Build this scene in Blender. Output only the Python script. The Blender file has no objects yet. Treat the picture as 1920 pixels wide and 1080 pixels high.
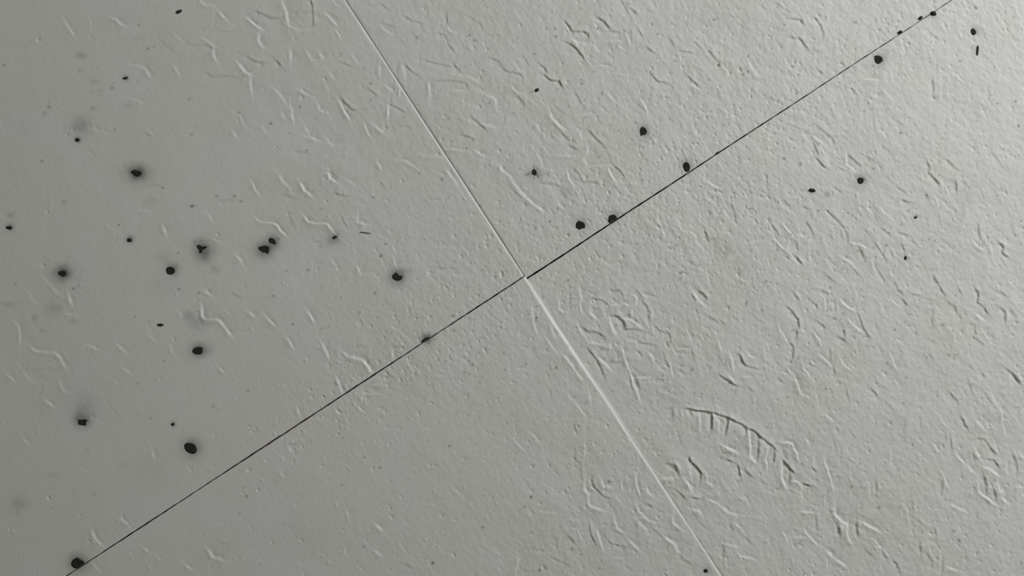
import bpy, math, random
import numpy as np

random.seed(7)
rng = np.random.default_rng(7)
scene = bpy.context.scene
col = scene.collection

# ------------------------------------------------------------------ scale
# 1 photo pixel on the floor = 0.225 mm, the floor is seen square-on from a phone held above it
S = 0.000225
def W(px, py, pz=0.0):
    """photo-plan position (pixels, y down, z in pixels) -> metres"""
    return ((px - 960.0) * S, (540.0 - py) * S, pz * S)

# ------------------------------------------------------------------ camera
LENS = 28.0
CAM_H = 1920 * S * LENS / 36.0
cd = bpy.data.cameras.new('camera')
cd.lens = LENS
cd.sensor_width = 36.0
cd.clip_start = 0.01
cam = bpy.data.objects.new('camera', cd)
cam.location = (0, 0, CAM_H)
col.objects.link(cam)
scene.camera = cam

# ------------------------------------------------------------------ world: dim warm room light
w = bpy.data.worlds.new('room')
w.use_nodes = True
bg = w.node_tree.nodes['Background']
bg.inputs[0].default_value = (1.0, 0.95, 0.74, 1)
bg.inputs[1].default_value = 0.09
scene.world = w

# ------------------------------------------------------------------ daylight from a low window, up and to the right
ld = bpy.data.lights.new('window_daylight', 'AREA')
ld.shape = 'RECTANGLE'
ld.size = 0.55
ld.size_y = 0.50
ld.energy = 12.2
ld.color = (0.935, 0.97, 1.0)
lo = bpy.data.objects.new('window_daylight', ld)
AZ = math.radians(34)
LD, LH = 0.95, 0.62
lo.location = (LD * math.cos(AZ), LD * math.sin(AZ), LH)
lo.rotation_euler = (math.radians(90) - math.atan2(LH, LD), 0, AZ + math.radians(90))
col.objects.link(lo)
LDIR = (math.cos(AZ), -math.sin(AZ))        # towards the window, photo axes (y down)

scene.view_settings.view_transform = 'Standard'
scene.view_settings.look = 'None'
scene.view_settings.gamma = 1.0
scene.view_settings.exposure = 0.0
scene.view_settings.use_curve_mapping = False

# ------------------------------------------------------------------ pressed-in tread marks
# every stroke is the edge of a pressed mark; b = edge falling towards the window, d = edge falling away
# digit = height, s = soft edge; coordinates are in quarter pixels from the tile corner named in the key
MARKS = {
(0,0): """b2s:830,130 870,145 905,180 945,195;b2s:1500,0 1545,45 1600,35;b2s:1650,95 1690,140;b3:1850,130 1890,165 1920,195;d1s:1625,215 1675,240 1730,235;d1s:1215,310 1300,385;d1s:1410,330 1560,340 1600,365;b1s:1320,270 1370,320;b1s:1520,285 1580,320 1620,350;b2s:1605,370 1605,420 1625,455;b1s:1310,500 1345,560 1350,590;b2s:1020,490 1085,505 1130,580;b3s:1790,480 1840,540 1880,560;b2s:1885,580 1880,640 1890,690;d1s:1840,420 1920,460;d1s:1550,545 1600,580 1690,570 1770,575;b1s:980,740 1075,770;b2:1800,870 1835,935;b1s:1740,830 1760,850;b1s:1100,960 1150,1020;d1s:1090,1000 1140,1020;b1s:1745,985 1800,1060;b1s:700,970 800,1000;b1s:480,150 560,270""",
(480,0): """b3s:195,0 215,60 235,110 245,180;b2s:245,190 290,215 350,225 420,215;d2s:0,90 60,110 100,140 200,130;d2:410,0 430,80 430,190;d1s:330,90 425,90;b3:0,190 50,225;b2s:25,250 20,310 65,360;b2s:262,380 262,455;b2s:380,390 430,455 460,455;b2s:480,400 510,445;d2s:0,460 60,470;d2s:150,450 195,500;b3:515,95 570,145 605,190;b3:600,225 630,280;b1:580,0 600,40 625,45;d1:560,100 620,140;b2:720,420 770,475;d1:620,460 720,500;b2s:545,540 590,600;b1s:520,620 545,680 545,715;b2s:135,670 190,720 230,780;b2s:330,680 400,715;b1s:390,670 440,680;b2s:465,790 480,825 530,850;b3:625,770 660,825 690,880 705,910;d2:640,740 700,800 740,830;d1s:740,825 840,820 940,785;d2:840,665 910,715;b2:965,640 1010,680;d2:980,770 1060,810 1110,840;b3:995,770 990,890;b2:1085,660 1080,730;b2s:925,490 925,560;d1s:1070,480 1065,560;b1s:1100,490 1120,600;d2:1120,490 1190,550 1220,560;b1:40,950 90,1000;b2s:260,790 280,900;b1s:200,840 215,900;b2s:350,1015 460,1050;b2s:370,950 400,1010;b2s:525,1040 560,1075;b2:815,930 830,980 870,1040;b3s:900,950 960,1000;d2:830,30 880,45 950,30 985,65;d2:1110,120 1180,155 1250,175;b2:945,200 1010,250;d1:930,175 1050,200;d2:1430,80 1435,180;b2:1435,190 1450,230 1490,240;d2:1370,250 1420,260 1440,330 1490,390;d1:1280,30 1290,130;d1s:1600,130 1680,170 1710,230;d1:1740,260 1830,265;d2:1290,460 1380,485 1470,500;d2:1770,440 1820,460 1850,520 1920,545;d2:1480,480 1530,530;d2:1330,605 1460,605 1540,615 1580,630 1590,660;b2:1480,680 1590,675;b2s:1490,560 1600,575 1680,620;b2s:1300,620 1300,760;b2s:1740,715 1790,740 1800,810;d1:1440,830 1530,860;b2:1560,890 1620,915;d2:1610,870 1670,920 1720,970;b2s:1700,930 1800,950;d2s:1540,1010 1620,1035;d2:1870,880 1855,920;d1:1080,940 1160,950""",
(960,0): """d3:395,155 430,195 450,235 540,240 575,265 575,290;b2:400,170 435,240;b3s:455,300 490,320 560,320;d3:645,130 690,160 735,215;d3:730,235 820,240;d2:820,220 850,275 865,320;b2s:620,180 645,240;d2:815,0 850,60 880,110;d2:880,60 940,105;d2:1055,0 1085,60;d1:700,115 760,125;d2:940,210 980,280;d2:885,220 905,330;b2s:620,330 630,370 670,385;b2s:730,310 820,305;b2:790,340 840,370;d3:390,310 450,335 500,385 545,450;b2:570,460 610,495 700,490;d1:620,480 750,480;d2s:1180,290 1220,350;d2:1000,350 1060,390;d2:1250,380 1360,400;d2:1360,310 1430,370;b1s:1380,330 1440,370;d2s:1470,375 1530,450 1560,480;b2:1560,480 1620,540;d2:210,480 270,540;d3:240,560 290,600 360,610 380,650;d2:0,545 70,555 80,600;b2:0,640 20,680 70,700;d2s:40,720 100,790;b1:100,720 180,780;d2:1010,530 1060,570 1090,610 1190,630 1215,670;d2:1310,560 1360,610 1400,650;b2:1350,640 1420,670;d2:475,690 500,740 530,785;b1s:720,700 760,750 810,785;b1:740,545 850,560 940,575;d1:670,790 715,830;b2:280,830 305,890;b2:180,930 220,990;b3s:310,900 350,940 400,970;d2:250,985 320,1040;d2s:370,990 440,1070;d3:580,985 630,1040 670,1075;b2s:515,980 525,1050;d1:330,800 400,860;b1s:500,860 600,855;b2:960,740 1000,790 1020,860;d1:940,780 1000,830;b1s:1110,700 1190,710;d1:1535,650 1560,740;b1:1560,800 1660,880;b2s:1780,460 1810,530 1840,560;d1s:1830,450 1880,490;d1s:1780,590 1900,600;d1:1870,45 1920,80;b1:1500,590 1560,640;d1:80,400 130,500;b1:20,470 60,530""",
(1440,0): """d2:60,20 110,60 160,85;d3:155,138 250,150 270,180;d2:340,130 390,185 420,250 415,290;d3:225,275 265,320 300,370;d2s:165,275 215,290;b1:230,380 320,450;d1:310,490 340,520;d1:370,520 420,560;d1:150,520 200,590;d1:330,370 400,390;b2s:740,590 830,600;b2:1340,490 1430,580 1470,620;d2:1345,500 1390,540;d2:1240,580 1240,710;b1:1300,650 1300,740;d1:500,630 550,660;b1:590,630 690,700;d2:600,650 650,680;d2:1210,240 1270,290;d1s:1600,190 1640,300;b1s:1010,310 1015,380;d2:360,940 430,990 490,1040 500,1080;d1:150,930 300,990 350,1050;b2s:340,1020 420,1080;d1:790,840 800,950;d1:960,900 1000,930;d1s:1270,470 1270,560;b1:550,710 580,800;d1s:480,840 500,900;b1:880,690 950,760""",
(0,270): """b1s:1000,110 1100,120;d1s:1080,330 1200,300;b2:1885,280 1915,345;b1s:1560,530 1590,570;b2s:1230,625 1245,670;b1s:1050,505 1140,495;b2:1600,715 1640,730;b2s:1780,840 1810,890;d1s:1640,430 1800,415;b1s:330,1010 400,1070;b1s:560,1050 620,1045""",
(480,270): """b3:0,560 40,590 150,595 185,650 230,690;b3:365,545 395,590 530,595 565,640 615,690;b3s:545,210 555,255 595,280;d1:530,205 560,215;b2:690,270 740,305;b2s:170,230 200,275 240,320;b3s:335,290 365,345 410,385;b2s:765,540 765,585 830,605;b1:770,545 830,550;b2s:1070,120 1130,130 1180,165;b2:910,130 940,190;d1:930,280 980,340;d1:640,540 680,620;d2s:590,375 670,390;d2s:230,385 300,405;d1s:250,550 300,640;b2:1030,770 1045,810;b2:1030,845 1055,920;b2:940,870 970,940;b2:750,910 785,970;b1s:785,980 850,975;b1:920,680 970,710;b3:1420,40 1480,40 1550,50;b3s:1660,60 1720,90;b3s:1820,165 1870,215 1920,260;b1s:1220,80 1330,95 1400,100;b2s:1430,200 1480,260 1510,310;b1s:1440,565 1520,565;b1s:1390,775 1500,775;b1s:570,870 600,910;b1:0,350 30,385;d1:430,715 490,745;b1s:1280,950 1290,1010;b1s:1480,990 1530,990;d1s:1360,930 1500,930;d1s:300,50 400,70;b1:520,90 560,110;b1:570,10 640,0""",
(960,270): """b2s:0,280 60,350 110,400;b3s:110,410 180,460 235,500;d1:0,340 80,410;b2:180,70 220,130 230,180 310,200;d2:460,185 500,215 530,275;b3:415,210 430,265 470,320;d1:540,285 640,285 670,320;d2:770,165 820,210 845,250;b3:725,180 740,230 780,280;b3s:560,10 570,60 540,110 560,160;b1:570,165 760,160;d2:420,0 480,40;b2:360,90 470,85;d2s:210,295 330,295 360,320;d1:380,370 410,400;b2:230,10 255,50;b2:1455,385 1475,425 1560,450 1600,520 1620,550;d2:1650,450 1690,600;d1s:1480,500 1520,550;b2:1090,560 1130,650 1150,690;b2:1240,610 1290,650 1370,670 1385,740 1430,780;d2s:1450,650 1470,720;d2:1480,720 1530,710;d1:1270,750 1310,770;b1:1350,910 1420,945 1465,975 1480,1050;d1s:1340,870 1360,900;b1s:1770,740 1900,720;b1s:1670,590 1700,620;d1:1910,240 1920,350;b2:1420,270 1560,330;d1:1390,250 1440,280;d1:720,60 740,120""",
(1440,270): """d2:345,0 380,80;b2:395,20 420,70;b3:590,90 590,150 640,185 655,210;d3:605,80 650,125 680,150;d2s:740,95 800,135;d3:360,105 400,150 440,180;d2:530,175 570,200;d3:1190,125 1210,170 1205,215 1250,260 1285,310;d2:1330,115 1430,200;d1:1460,285 1510,330;d2s:1380,275 1410,290 1415,360;d2s:1180,370 1210,420;b2s:1270,420 1290,500;d1s:1280,530 1295,590;b2:1340,310 1350,370;d2:435,490 500,550 560,620 605,690 600,755;d3:285,580 330,640 350,690;d2:260,460 300,490;b2:345,500 370,570;d2:120,420 160,470;b1:60,390 110,470 220,540;b3:120,600 150,650 185,690;b2:190,690 260,670 320,715;d2:190,715 220,730 220,800;b2:160,730 150,800 200,870;d3:210,845 265,910;b3:310,800 320,870;b2:410,660 420,730 440,780;d2:450,670 490,720;b2:440,870 470,930 500,970;b2s:540,840 620,880 660,940;b3:615,740 690,750 745,785;d2s:690,790 730,860;d2:800,740 840,800 890,870;b2:920,760 960,830 1000,860;b2:780,860 800,950;b2:910,920 940,1000;d2:950,1030 980,1080;d2:830,950 880,1040;d2s:1570,590 1590,700 1625,750;b3:1535,720 1570,770 1610,790;d3:1725,735 1765,770 1760,820 1800,850;b2:1670,760 1680,830;d1s:1820,620 1860,690;d1:1740,850 1790,920;d3s:1240,985 1280,1050;d2:985,870 995,905;b2:840,470 860,510 890,530;b2:750,440 750,490 780,520;b1:990,470 1000,510 1060,530;d2:970,320 1030,370;d2:1000,415 1090,440;d2:500,320 550,360;d2:850,630 920,680;b1:850,660 890,700;d2:980,660 1050,690;d2s:1000,740 1020,800;d2:720,640 750,670;d2:640,930 690,990;b2:0,650 50,710 110,780;d2:30,600 80,690;d1:100,790 160,840;d2:440,990 510,1040;d2:540,630 560,700;d1s:1470,510 1430,620;d1:1150,880 1190,940;d1:860,10 920,70;d1:1690,80 1770,190""",
(0,540): """b2s:240,450 270,475 410,480 460,530 490,590;b3s:1515,150 1525,220 1560,240 1640,240 1690,300 1735,355;b1s:1345,180 1375,250;b2s:520,60 540,120;b1s:480,190 580,200;b2s:660,430 730,455;b1s:240,705 350,705;d1s:220,615 380,600;b1s:100,240 150,300 150,420;b1s:160,600 220,680;b1s:450,690 470,760 520,780;b2s:340,840 400,885;b1s:1110,350 1160,390;b1s:890,430 960,490;b1s:920,600 980,640;b2:1640,595 1680,635;b1:1760,670 1780,690;b1s:390,0 440,40;b2s:1540,20 1580,50;b2s:1870,180 1910,215;d1s:1740,40 1820,75;d1:1820,315 1860,310;b2:850,695 870,705;b1s:1280,430 1310,500;b1s:60,650 110,700""",
(480,540): """b3:385,170 410,210 435,255;b3s:650,480 700,520 800,535 840,590 865,635;b3:610,685 630,740 650,785;b2s:490,410 520,460 545,520;b2:230,370 280,450;b2:60,200 140,280;b1s:1010,280 1060,330;b2s:1100,340 1160,400;b2:1020,465 1030,520;d1s:720,435 820,430;d1s:1040,440 1130,450;d1:780,230 810,290;b2:800,790 930,795;b2s:800,790 800,840;b2:770,890 820,940;b2:600,905 625,950;d2:605,900 650,930;b1:670,960 690,1000;d1s:860,740 950,750;b1s:1330,650 1410,660;d2:980,630 1040,670;b1:1160,590 1190,640;b2:310,900 330,960;b1:860,460 870,500""",
(960,540): """b3:510,0 520,60 515,130 525,185;b3:350,90 360,150 380,180 420,180;b3s:590,140 585,190 630,225;b2:690,180 700,210;b2s:720,130 810,125;b3:910,40 935,80 930,130 900,160 905,215;b2:835,110 880,135;d3s:760,210 800,215 830,250 850,300;d3:850,310 940,310 975,330;b3:835,230 900,245 950,280 975,300;d3s:530,300 570,325 640,330 690,370 705,400;b3:490,260 510,310 570,400;b3s:580,410 660,420;b4s:740,250 750,290 780,345;b3s:765,370 745,410 735,460;d2s:640,430 680,460 730,460;d2:970,90 1020,150 1030,250;b2:1050,160 1055,220;b2:1000,240 1030,310;b2:1055,290 1070,345;d2:990,320 1060,355;d2:1075,280 1110,320 1180,340 1195,390;d2:620,80 690,100 720,130;d2:740,10 810,20 830,60;d2s:440,60 440,130;d2:920,10 970,60;b2:970,50 1020,70;d2:990,30 1080,65;b3s:1370,40 1400,90 1450,135;d2:1350,50 1380,100;d2s:1400,20 1470,80;b1:1190,190 1220,280;b2:1310,300 1340,390;b3:825,455 840,500;d2:800,480 835,550;b4:850,540 880,620 890,660 915,730 945,790 965,850;d3:870,610 900,710;d2:930,690 960,760;b3s:1030,490 1065,530 1090,590 1125,615;d2:1135,480 1160,560 1180,600;d2:930,460 980,500;b1:870,500 900,480;b3s:650,525 700,570 740,610;d3:560,450 610,500 660,580 690,660;b2:930,675 1030,665;d2:1060,685 1160,690;b2:1190,590 1210,680;d2s:760,560 830,550;d2:940,405 1070,425;b2s:860,390 930,400 940,450;b3:1215,470 1235,505;b2:1230,455 1310,455;b1:1240,500 1300,505;d1:1250,435 1340,440 1370,520;d2:1350,480 1370,540;b2:855,690 880,745;b1:1100,770 1190,800;d1s:1250,610 1310,650;d2s:1470,210 1530,250;d2:1560,240 1600,270;b2:1545,400 1560,440 1580,465;d1:1540,490 1580,570;b3s:1640,510 1655,560 1660,600;d3:1680,480 1715,510 1740,575 1850,610;b3:1760,470 1780,510 1825,525;b3:1730,660 1790,672;d3:1555,650 1620,695 1690,735;d1s:1690,740 1670,810;b2s:1630,660 1660,700;d2:1770,745 1810,780;b1:1890,440 1900,540;b2:1900,560 1910,600;b2s:150,140 160,240 185,330;b2:290,290 330,380;b2:255,370 300,440 350,490;b3s:385,500 430,550 460,595;b3s:475,620 530,690;b1:395,680 420,730;b2:490,870 535,945;b1:420,800 470,860;b2s:575,780 590,850""",
(1440,540): """d3:140,140 190,190 225,240 235,300;d3s:235,300 215,340 215,385;d3:165,410 195,450 185,530 155,575;d2:180,20 230,90;d2:330,100 360,125 365,160;b2:390,50 430,80 430,200;d2s:390,15 460,50;d2:500,90 515,170;b3:545,90 600,145 655,170;d3:670,180 690,230 700,280 740,340 765,380;b3:600,225 640,280 690,320;b2:690,320 665,370 655,430;d2s:360,245 440,300;b2:330,320 380,380 395,430;b2:80,270 100,340 150,400;d2:570,310 580,380;d2s:540,370 580,400;d2:470,450 465,530;b2:380,490 430,540 480,590;d2:490,600 515,655;b3:540,525 570,580 620,620;b3:265,580 285,630 320,670;d2:300,560 370,600;b4:205,680 225,740 245,780;b2:245,790 310,830;b3:150,600 180,640;b2:100,630 140,640;d2:75,680 110,705;b2:430,950 500,1005;b2:360,790 370,840;d2:580,740 605,820;d2:770,750 820,810;b1s:950,810 1010,850;d3:1290,0 1335,70;d2:1430,0 1455,50;d3:1555,0 1580,40 1570,110 1620,150 1655,195;d2s:1345,100 1400,140 1420,190;d2:1080,40 1160,70 1240,90;b1:1180,130 1240,150;d2s:1240,170 1235,290;d3:1515,265 1555,275 1555,350;b2:1500,270 1500,350;d2:1555,375 1610,420;b2:1625,340 1660,390;d2s:1740,150 1780,180 1785,260;b2:1800,170 1800,240;d2:1820,155 1865,225;b3s:1560,200 1620,240;d2:1490,570 1550,620;d3s:1780,600 1840,650 1895,720;d2:1600,630 1625,670;d2s:1510,710 1530,780;d3:1620,780 1660,840;b2s:1660,760 1710,860;d2:1360,780 1420,850;b2:1440,760 1480,820;b2:1750,890 1755,990;d1:1840,890 1890,905;d3:1450,970 1500,1060;b2s:1560,990 1620,1060;b2s:1640,1010 1700,1050;b2:1290,970 1340,1040;d1s:1030,980 1020,1080;d1s:1140,960 1150,1060;d2s:970,0 1000,35;d2s:1000,80 1050,130;b2:940,100 970,130;b2:910,480 960,600;b1:860,650 930,720;d1:1200,490 1260,550;d1:1250,560 1330,650;d1:810,260 820,310;d2:1700,10 1790,60""",
(0,810): """b2s:695,740 730,810 770,850;b2s:925,665 960,700;b1s:180,50 220,100;b1s:1140,130 1160,200;b2s:1560,870 1600,930 1700,960;b1s:700,980 760,1050;b2s:1400,990 1440,1020;d1s:1640,830 1720,830;b1:1185,930 1215,950;b2:1090,870 1115,890""",
(480,810): """b1s:660,870 680,910;b2s:900,690 950,740;b1s:1080,830 1130,910;b2s:890,880 930,920;b2:190,300 210,325;b1:1600,530 1630,565;b2:1730,620 1745,645;b2:1810,900 1840,920;b1:1470,400 1530,465;d1s:1120,990 1190,1020;b2:250,110 270,140;d2:260,90 290,85;b1s:680,580 700,640""",
(960,810): """b2:20,65 90,135;b2:140,10 190,50;d1:475,110 475,210 515,230 525,370;b3:550,80 545,140 540,195;b3s:545,370 545,430 575,470 575,540 620,570 690,590;d2:590,350 620,420 690,480 740,500;b3:670,365 685,405 730,410;b3:825,380 825,420;b2:790,490 830,540;b3:945,270 925,340 935,410 955,465;b3s:1010,410 1020,460 1060,480;b3:930,550 970,610 1020,660 1080,685;b2:930,640 1000,640;b3s:950,670 1010,740;d2:1040,710 1130,790;b3s:1150,790 1220,840 1250,910;d2:1250,920 1340,990;b3s:1210,620 1205,680 1260,720;d2s:1010,540 1060,560;d2:1080,580 1140,600;b3s:770,660 790,720 830,745;b2:590,640 595,670;d2:580,690 590,760 620,830;b3:635,740 660,800 685,885;d2:680,760 730,830 850,860;b2s:880,810 950,880;d2s:420,770 470,830;b2:500,750 520,790;b1s:360,770 360,830;d1s:300,940 380,970 430,1010;d1:160,870 250,885;b2s:20,930 50,950 25,1070;b1:430,650 510,655;b1s:190,590 320,605;b1:130,590 120,640;b1s:340,720 500,725;b1s:720,940 850,940;b3s:1130,355 1220,345;d2s:1160,240 1230,250 1245,290;d3:1320,195 1370,250 1420,310;b2s:1345,230 1345,300;b4:1310,380 1330,425;d3:1210,425 1260,450 1300,500;d3:1350,490 1415,505;b3:1460,320 1470,380 1510,410;b3s:1580,570 1620,605 1700,620;d2s:1640,690 1660,740;b2:1680,690 1740,760;b3:1480,510 1530,530;b2:1540,440 1560,480;b2s:1350,580 1400,590 1430,640;d2:1400,670 1460,720;b1:1870,605 1915,640;d2s:1585,840 1590,940;b2:1600,840 1690,860;b3:1690,900 1710,930 1790,945;d2:1740,790 1800,840;b2:1760,510 1775,535;b2:1060,150 1090,180;d2:1200,450 1230,490;b1:1600,970 1610,1020;d1:1860,350 1910,410""",
(1440,810): """b2:100,80 180,85 220,170;d2:120,120 150,190;d2:265,380 320,410;b2:300,340 350,390;b2s:190,370 240,375;b2:255,400 255,510;b3:430,220 455,300 490,430;b1:460,315 550,310;d2:330,260 360,295;b2:430,450 430,540;b3:260,600 350,608;b4s:505,570 510,630 560,670 600,690 595,780 630,840;d3s:530,700 540,780;d3s:670,680 675,780;b3s:710,680 780,715 830,745;b2:770,790 820,830;b3s:830,850 860,880;d3:860,890 890,950;d2s:740,880 780,930;d3:940,960 970,1010 990,1070;b3:115,755 140,810;b3:280,740 310,780 355,830;d2s:365,640 370,740;d1s:160,740 220,740;b2:180,790 250,790;b3s:445,895 490,940;b3s:515,960 580,1010;b2:440,960 445,1040;b2:180,930 190,980;b1:690,530 680,590;d1s:690,620 740,640;b2s:350,150 340,230;b2:290,50 310,80;d1s:490,50 510,120;d2:550,170 550,220;b1s:620,290 630,380;b2s:760,380 760,470;d2s:815,370 815,440;b1s:1010,490 1040,600 1060,680;d2s:1080,480 1085,580;b2:920,140 920,240;b1:640,390 720,400;b2:1125,160 1180,210;b3:1280,265 1310,320 1350,410;d2s:1310,370 1300,480;b2s:1370,540 1430,570 1500,610;b2:1240,90 1290,150;b3:1420,180 1470,230;b3s:1500,260 1540,300;d3:1570,50 1620,55 1660,110 1715,165;b4s:1560,140 1590,190;b3:1700,90 1715,130;d3:1640,200 1700,210 1730,260;b3s:1620,260 1680,290 1720,320;b4:1575,390 1585,450 1640,490 1700,540;d3s:1620,330 1640,400 1640,460;b3:1725,385 1740,440 1770,465;b3s:1760,490 1790,530;d2s:1690,420 1710,490;b3:1790,220 1790,320;d3s:1840,170 1870,250 1870,310;b3:1900,170 1920,200;d2s:1540,150 1550,200;d2s:1580,610 1540,670;d2:1330,0 1340,60;d2:1370,40 1385,130;d2s:1140,840 1145,910;b2:1210,870 1220,910;d2s:1190,910 1230,960 1235,1020;b3:1340,1015 1440,1040;d2s:1310,960 1310,1060;b2s:1295,910 1295,1000;b1:1140,660 1240,700;d2:1245,720 1260,780;b1s:1100,760 1180,780;d2:1425,810 1450,830;b1:1460,820 1500,880;b1:1140,1010 1210,1030;d1:1730,940 1750,990""",
}
# the curved toe edge of a shoe print with its row of bars (sixth pixels from 1220,740)
SOLE = """d4:400,160 560,185 690,205 830,245 980,310 1080,370 1160,400 1250,490 1340,550 1410,620;d4:1490,740 1560,820 1620,885;b4:550,230 560,310 565,410;b3s:770,280 765,430;b4s:1110,430 1125,560 1125,690 1190,770;b4:1330,590 1295,730 1305,830;b4s:1480,770 1485,960 1515,1025;b2:355,180 360,260;d4:690,210 690,300 680,400;d4:875,270 870,330 850,440;d3:1080,370 1080,410 1070,450;d3s:1215,510 1215,600 1205,720;d3:1400,640 1395,700 1380,770;d2s:1570,860 1570,1000;d2s:255,160 250,250;d3:450,180 460,240;b4s:850,590 940,635;d3:850,730 920,760;d3:980,790 1015,920;d3s:1070,860 1150,920;d3:430,710 500,790 570,880 560,960;b2s:430,780 450,900;b4s:405,985 440,1040;d2s:270,790 310,870;b2s:140,945 260,935;b2:1480,530 1600,545 1660,740;d2:1490,610 1530,720;b2:1640,970 1700,1030;d3:1720,1000 1800,1030;b2:1750,500 1780,560"""

# ------------------------------------------------------------------ relief of the floor as a height raster
PAD = 160
RW, RH = 1920 + 2 * PAD, 1080 + 2 * PAD
H = np.zeros((RH, RW), np.float32)                   # pixels of height
TINT = np.ones((RH, RW, 3), np.float32)              # stains
YY, XX = np.mgrid[0:RH, 0:RW].astype(np.float32)
XX -= PAD
YY -= PAD

def sm(a, b, x):
    t = np.clip((x - a) / (b - a), 0, 1)
    return t * t * (3 - 2 * t)

KY = np.fft.fftfreq(RH)[:, None]
KX = np.fft.rfftfreq(RW)[None, :]
def blur(a, sx, sy=None, ang=0.0):
    sy = sx if sy is None else sy
    c, s = math.cos(ang), math.sin(ang)
    k1 = KX * c + KY * s
    k2 = -KX * s + KY * c
    return np.fft.irfft2(np.fft.rfft2(a) * np.exp(-2 * math.pi ** 2 * (k1 * k1 * sx * sx + k2 * k2 * sy * sy)), s=a.shape).astype(np.float32)
def noise(sx, sy=None, ang=0.0):
    n = blur(rng.standard_normal((RH, RW)), sx, sy, ang)
    return n / n.std()

# how trodden each zone is: the left side is the smoothest
rough = 0.30 + 0.70 * sm(380, 950, XX)
rough *= 1 - 0.35 * sm(620, 860, YY) * (1 - sm(950, 1150, XX + 0.3 * (YY - 700)))
rough *= 1 + .22 * sm(1050, 1350, XX)

JIT = noise(3.0)
VAR = noise(6.0)
def stroke(pts, bright, height, soft):
    pts = np.asarray(pts, np.float32)
    if len(pts) > 2:                                  # round the corners once
        q = [pts[0]]
        for a, b in zip(pts[:-1], pts[1:]):
            q += [a * .88 + b * .12, a * .12 + b * .88]
        q.append(pts[-1])
        pts = np.asarray(q, np.float32)
    wd = (2.0 if soft else 1.2)
    decay = 8.0 if soft else 5.5
    R = 26
    x0, y0 = np.floor(pts.min(0)).astype(int) - R + PAD
    x1, y1 = np.ceil(pts.max(0)).astype(int) + R + PAD
    x0, y0, x1, y1 = max(x0, 0), max(y0, 0), min(x1, RW), min(y1, RH)
    X, Y = XX[y0:y1, x0:x1], YY[y0:y1, x0:x1]
    best = np.full(X.shape, 1e9, np.float32)
    sd = np.zeros(X.shape, np.float32)
    along = np.zeros(X.shape, np.float32)
    side = 0.0
    total = 0.0
    for a, b in zip(pts[:-1], pts[1:]):
        d = b - a
        L = float(np.hypot(*d)) + 1e-6
        d = d / L
        n = np.array([d[1], -d[0]])
        side += L * float(n[0] * LDIR[0] + n[1] * LDIR[1])
        t = (X - a[0]) * d[0] + (Y - a[1]) * d[1]
        tc = np.clip(t, 0, L)
        ex, ey = X - a[0] - tc * d[0], Y - a[1] - tc * d[1]
        dist = np.hypot(ex, ey)
        s = (X - a[0]) * n[0] + (Y - a[1]) * n[1]
        m = dist < best
        best[m] = dist[m]
        sd[m] = (np.sign(s) * np.where((t >= 0) & (t <= L), np.abs(s), dist))[m]
        along[m] = (total + tc)[m]
        total += L
    sd = sd + np.where(best < 12, JIT[y0:y1, x0:x1], 0) * .6
    over = np.sqrt(np.maximum(best ** 2 - sd ** 2, 0))
    f = np.tanh(sd / wd) * np.exp(-np.abs(sd) / decay) * np.exp(-(over / 4.0) ** 2)
    endf = np.clip(np.minimum(along, total - along) / 5.0 + 0.35, 0, 1)
    sg = 1.0 if side >= 0 else -1.0
    if bright:
        sg = -sg
    H[y0:y1, x0:x1] += sg * height * f * endf * np.clip(1 + .24 * VAR[y0:y1, x0:x1], .25, 1.8)

def run_marks(text, ox, oy, k, gain=1.0):
    for item in text.split(';'):
        head, body = item.split(':')
        pts = [tuple(float(v) for v in p.split(',')) for p in body.split()]
        pts = [(ox + x / k, oy + y / k) for x, y in pts]
        soft = head.endswith('s')
        a = {1: .44, 2: .82, 3: 1.28, 4: 1.8}[int(head[1])] * gain
        if head[0] == 'd':
            a *= 1.1
        stroke(pts, head[0] == 'b', a * (1.25 if soft else 1.0), soft)
for (ox, oy), text in MARKS.items():
    run_marks(text, ox, oy, 4.0)
run_marks(SOLE, 1220, 740, 6.0, 1.15)

# fainter marks between the clear ones and in the trodden zones beyond the edge of the view
for i in range(900):
    x, y = rng.uniform(-150, 2070), rng.uniform(-150, 1230)
    if x < 1050 and rng.random() < .5:
        continue
    if x < 620 and rng.random() < .75:
        continue
    if 500 < x < 1080 and y > 620 and rng.random() < .8:
        continue
    a = math.radians(rng.normal(52, 24))
    pts = [(x, y)]
    for j in range(rng.integers(1, 4)):
        l = rng.uniform(7, 17)
        pts.append((pts[-1][0] + l * math.cos(a), pts[-1][1] + l * math.sin(a)))
        a += rng.choice([-1, 1]) * rng.uniform(.3, 1.0)
    stroke(pts, rng.random() < .5, rng.uniform(.14, .30) * (1 + .6 * float(sm(1000, 1300, x))), rng.random() < .5)

# grain of the sheet: fine pebbling stretched along the rolling direction, broad unevenness
ROLL = math.radians(57)
H += rough * (0.060 * noise(1.5, 1.1, ROLL) + 0.095 * noise(3.4, 2.5, ROLL) + 0.11 * noise(11, 8, ROLL))
H += (0.25 + .5 * rough) * 0.45 * noise(38)

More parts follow.
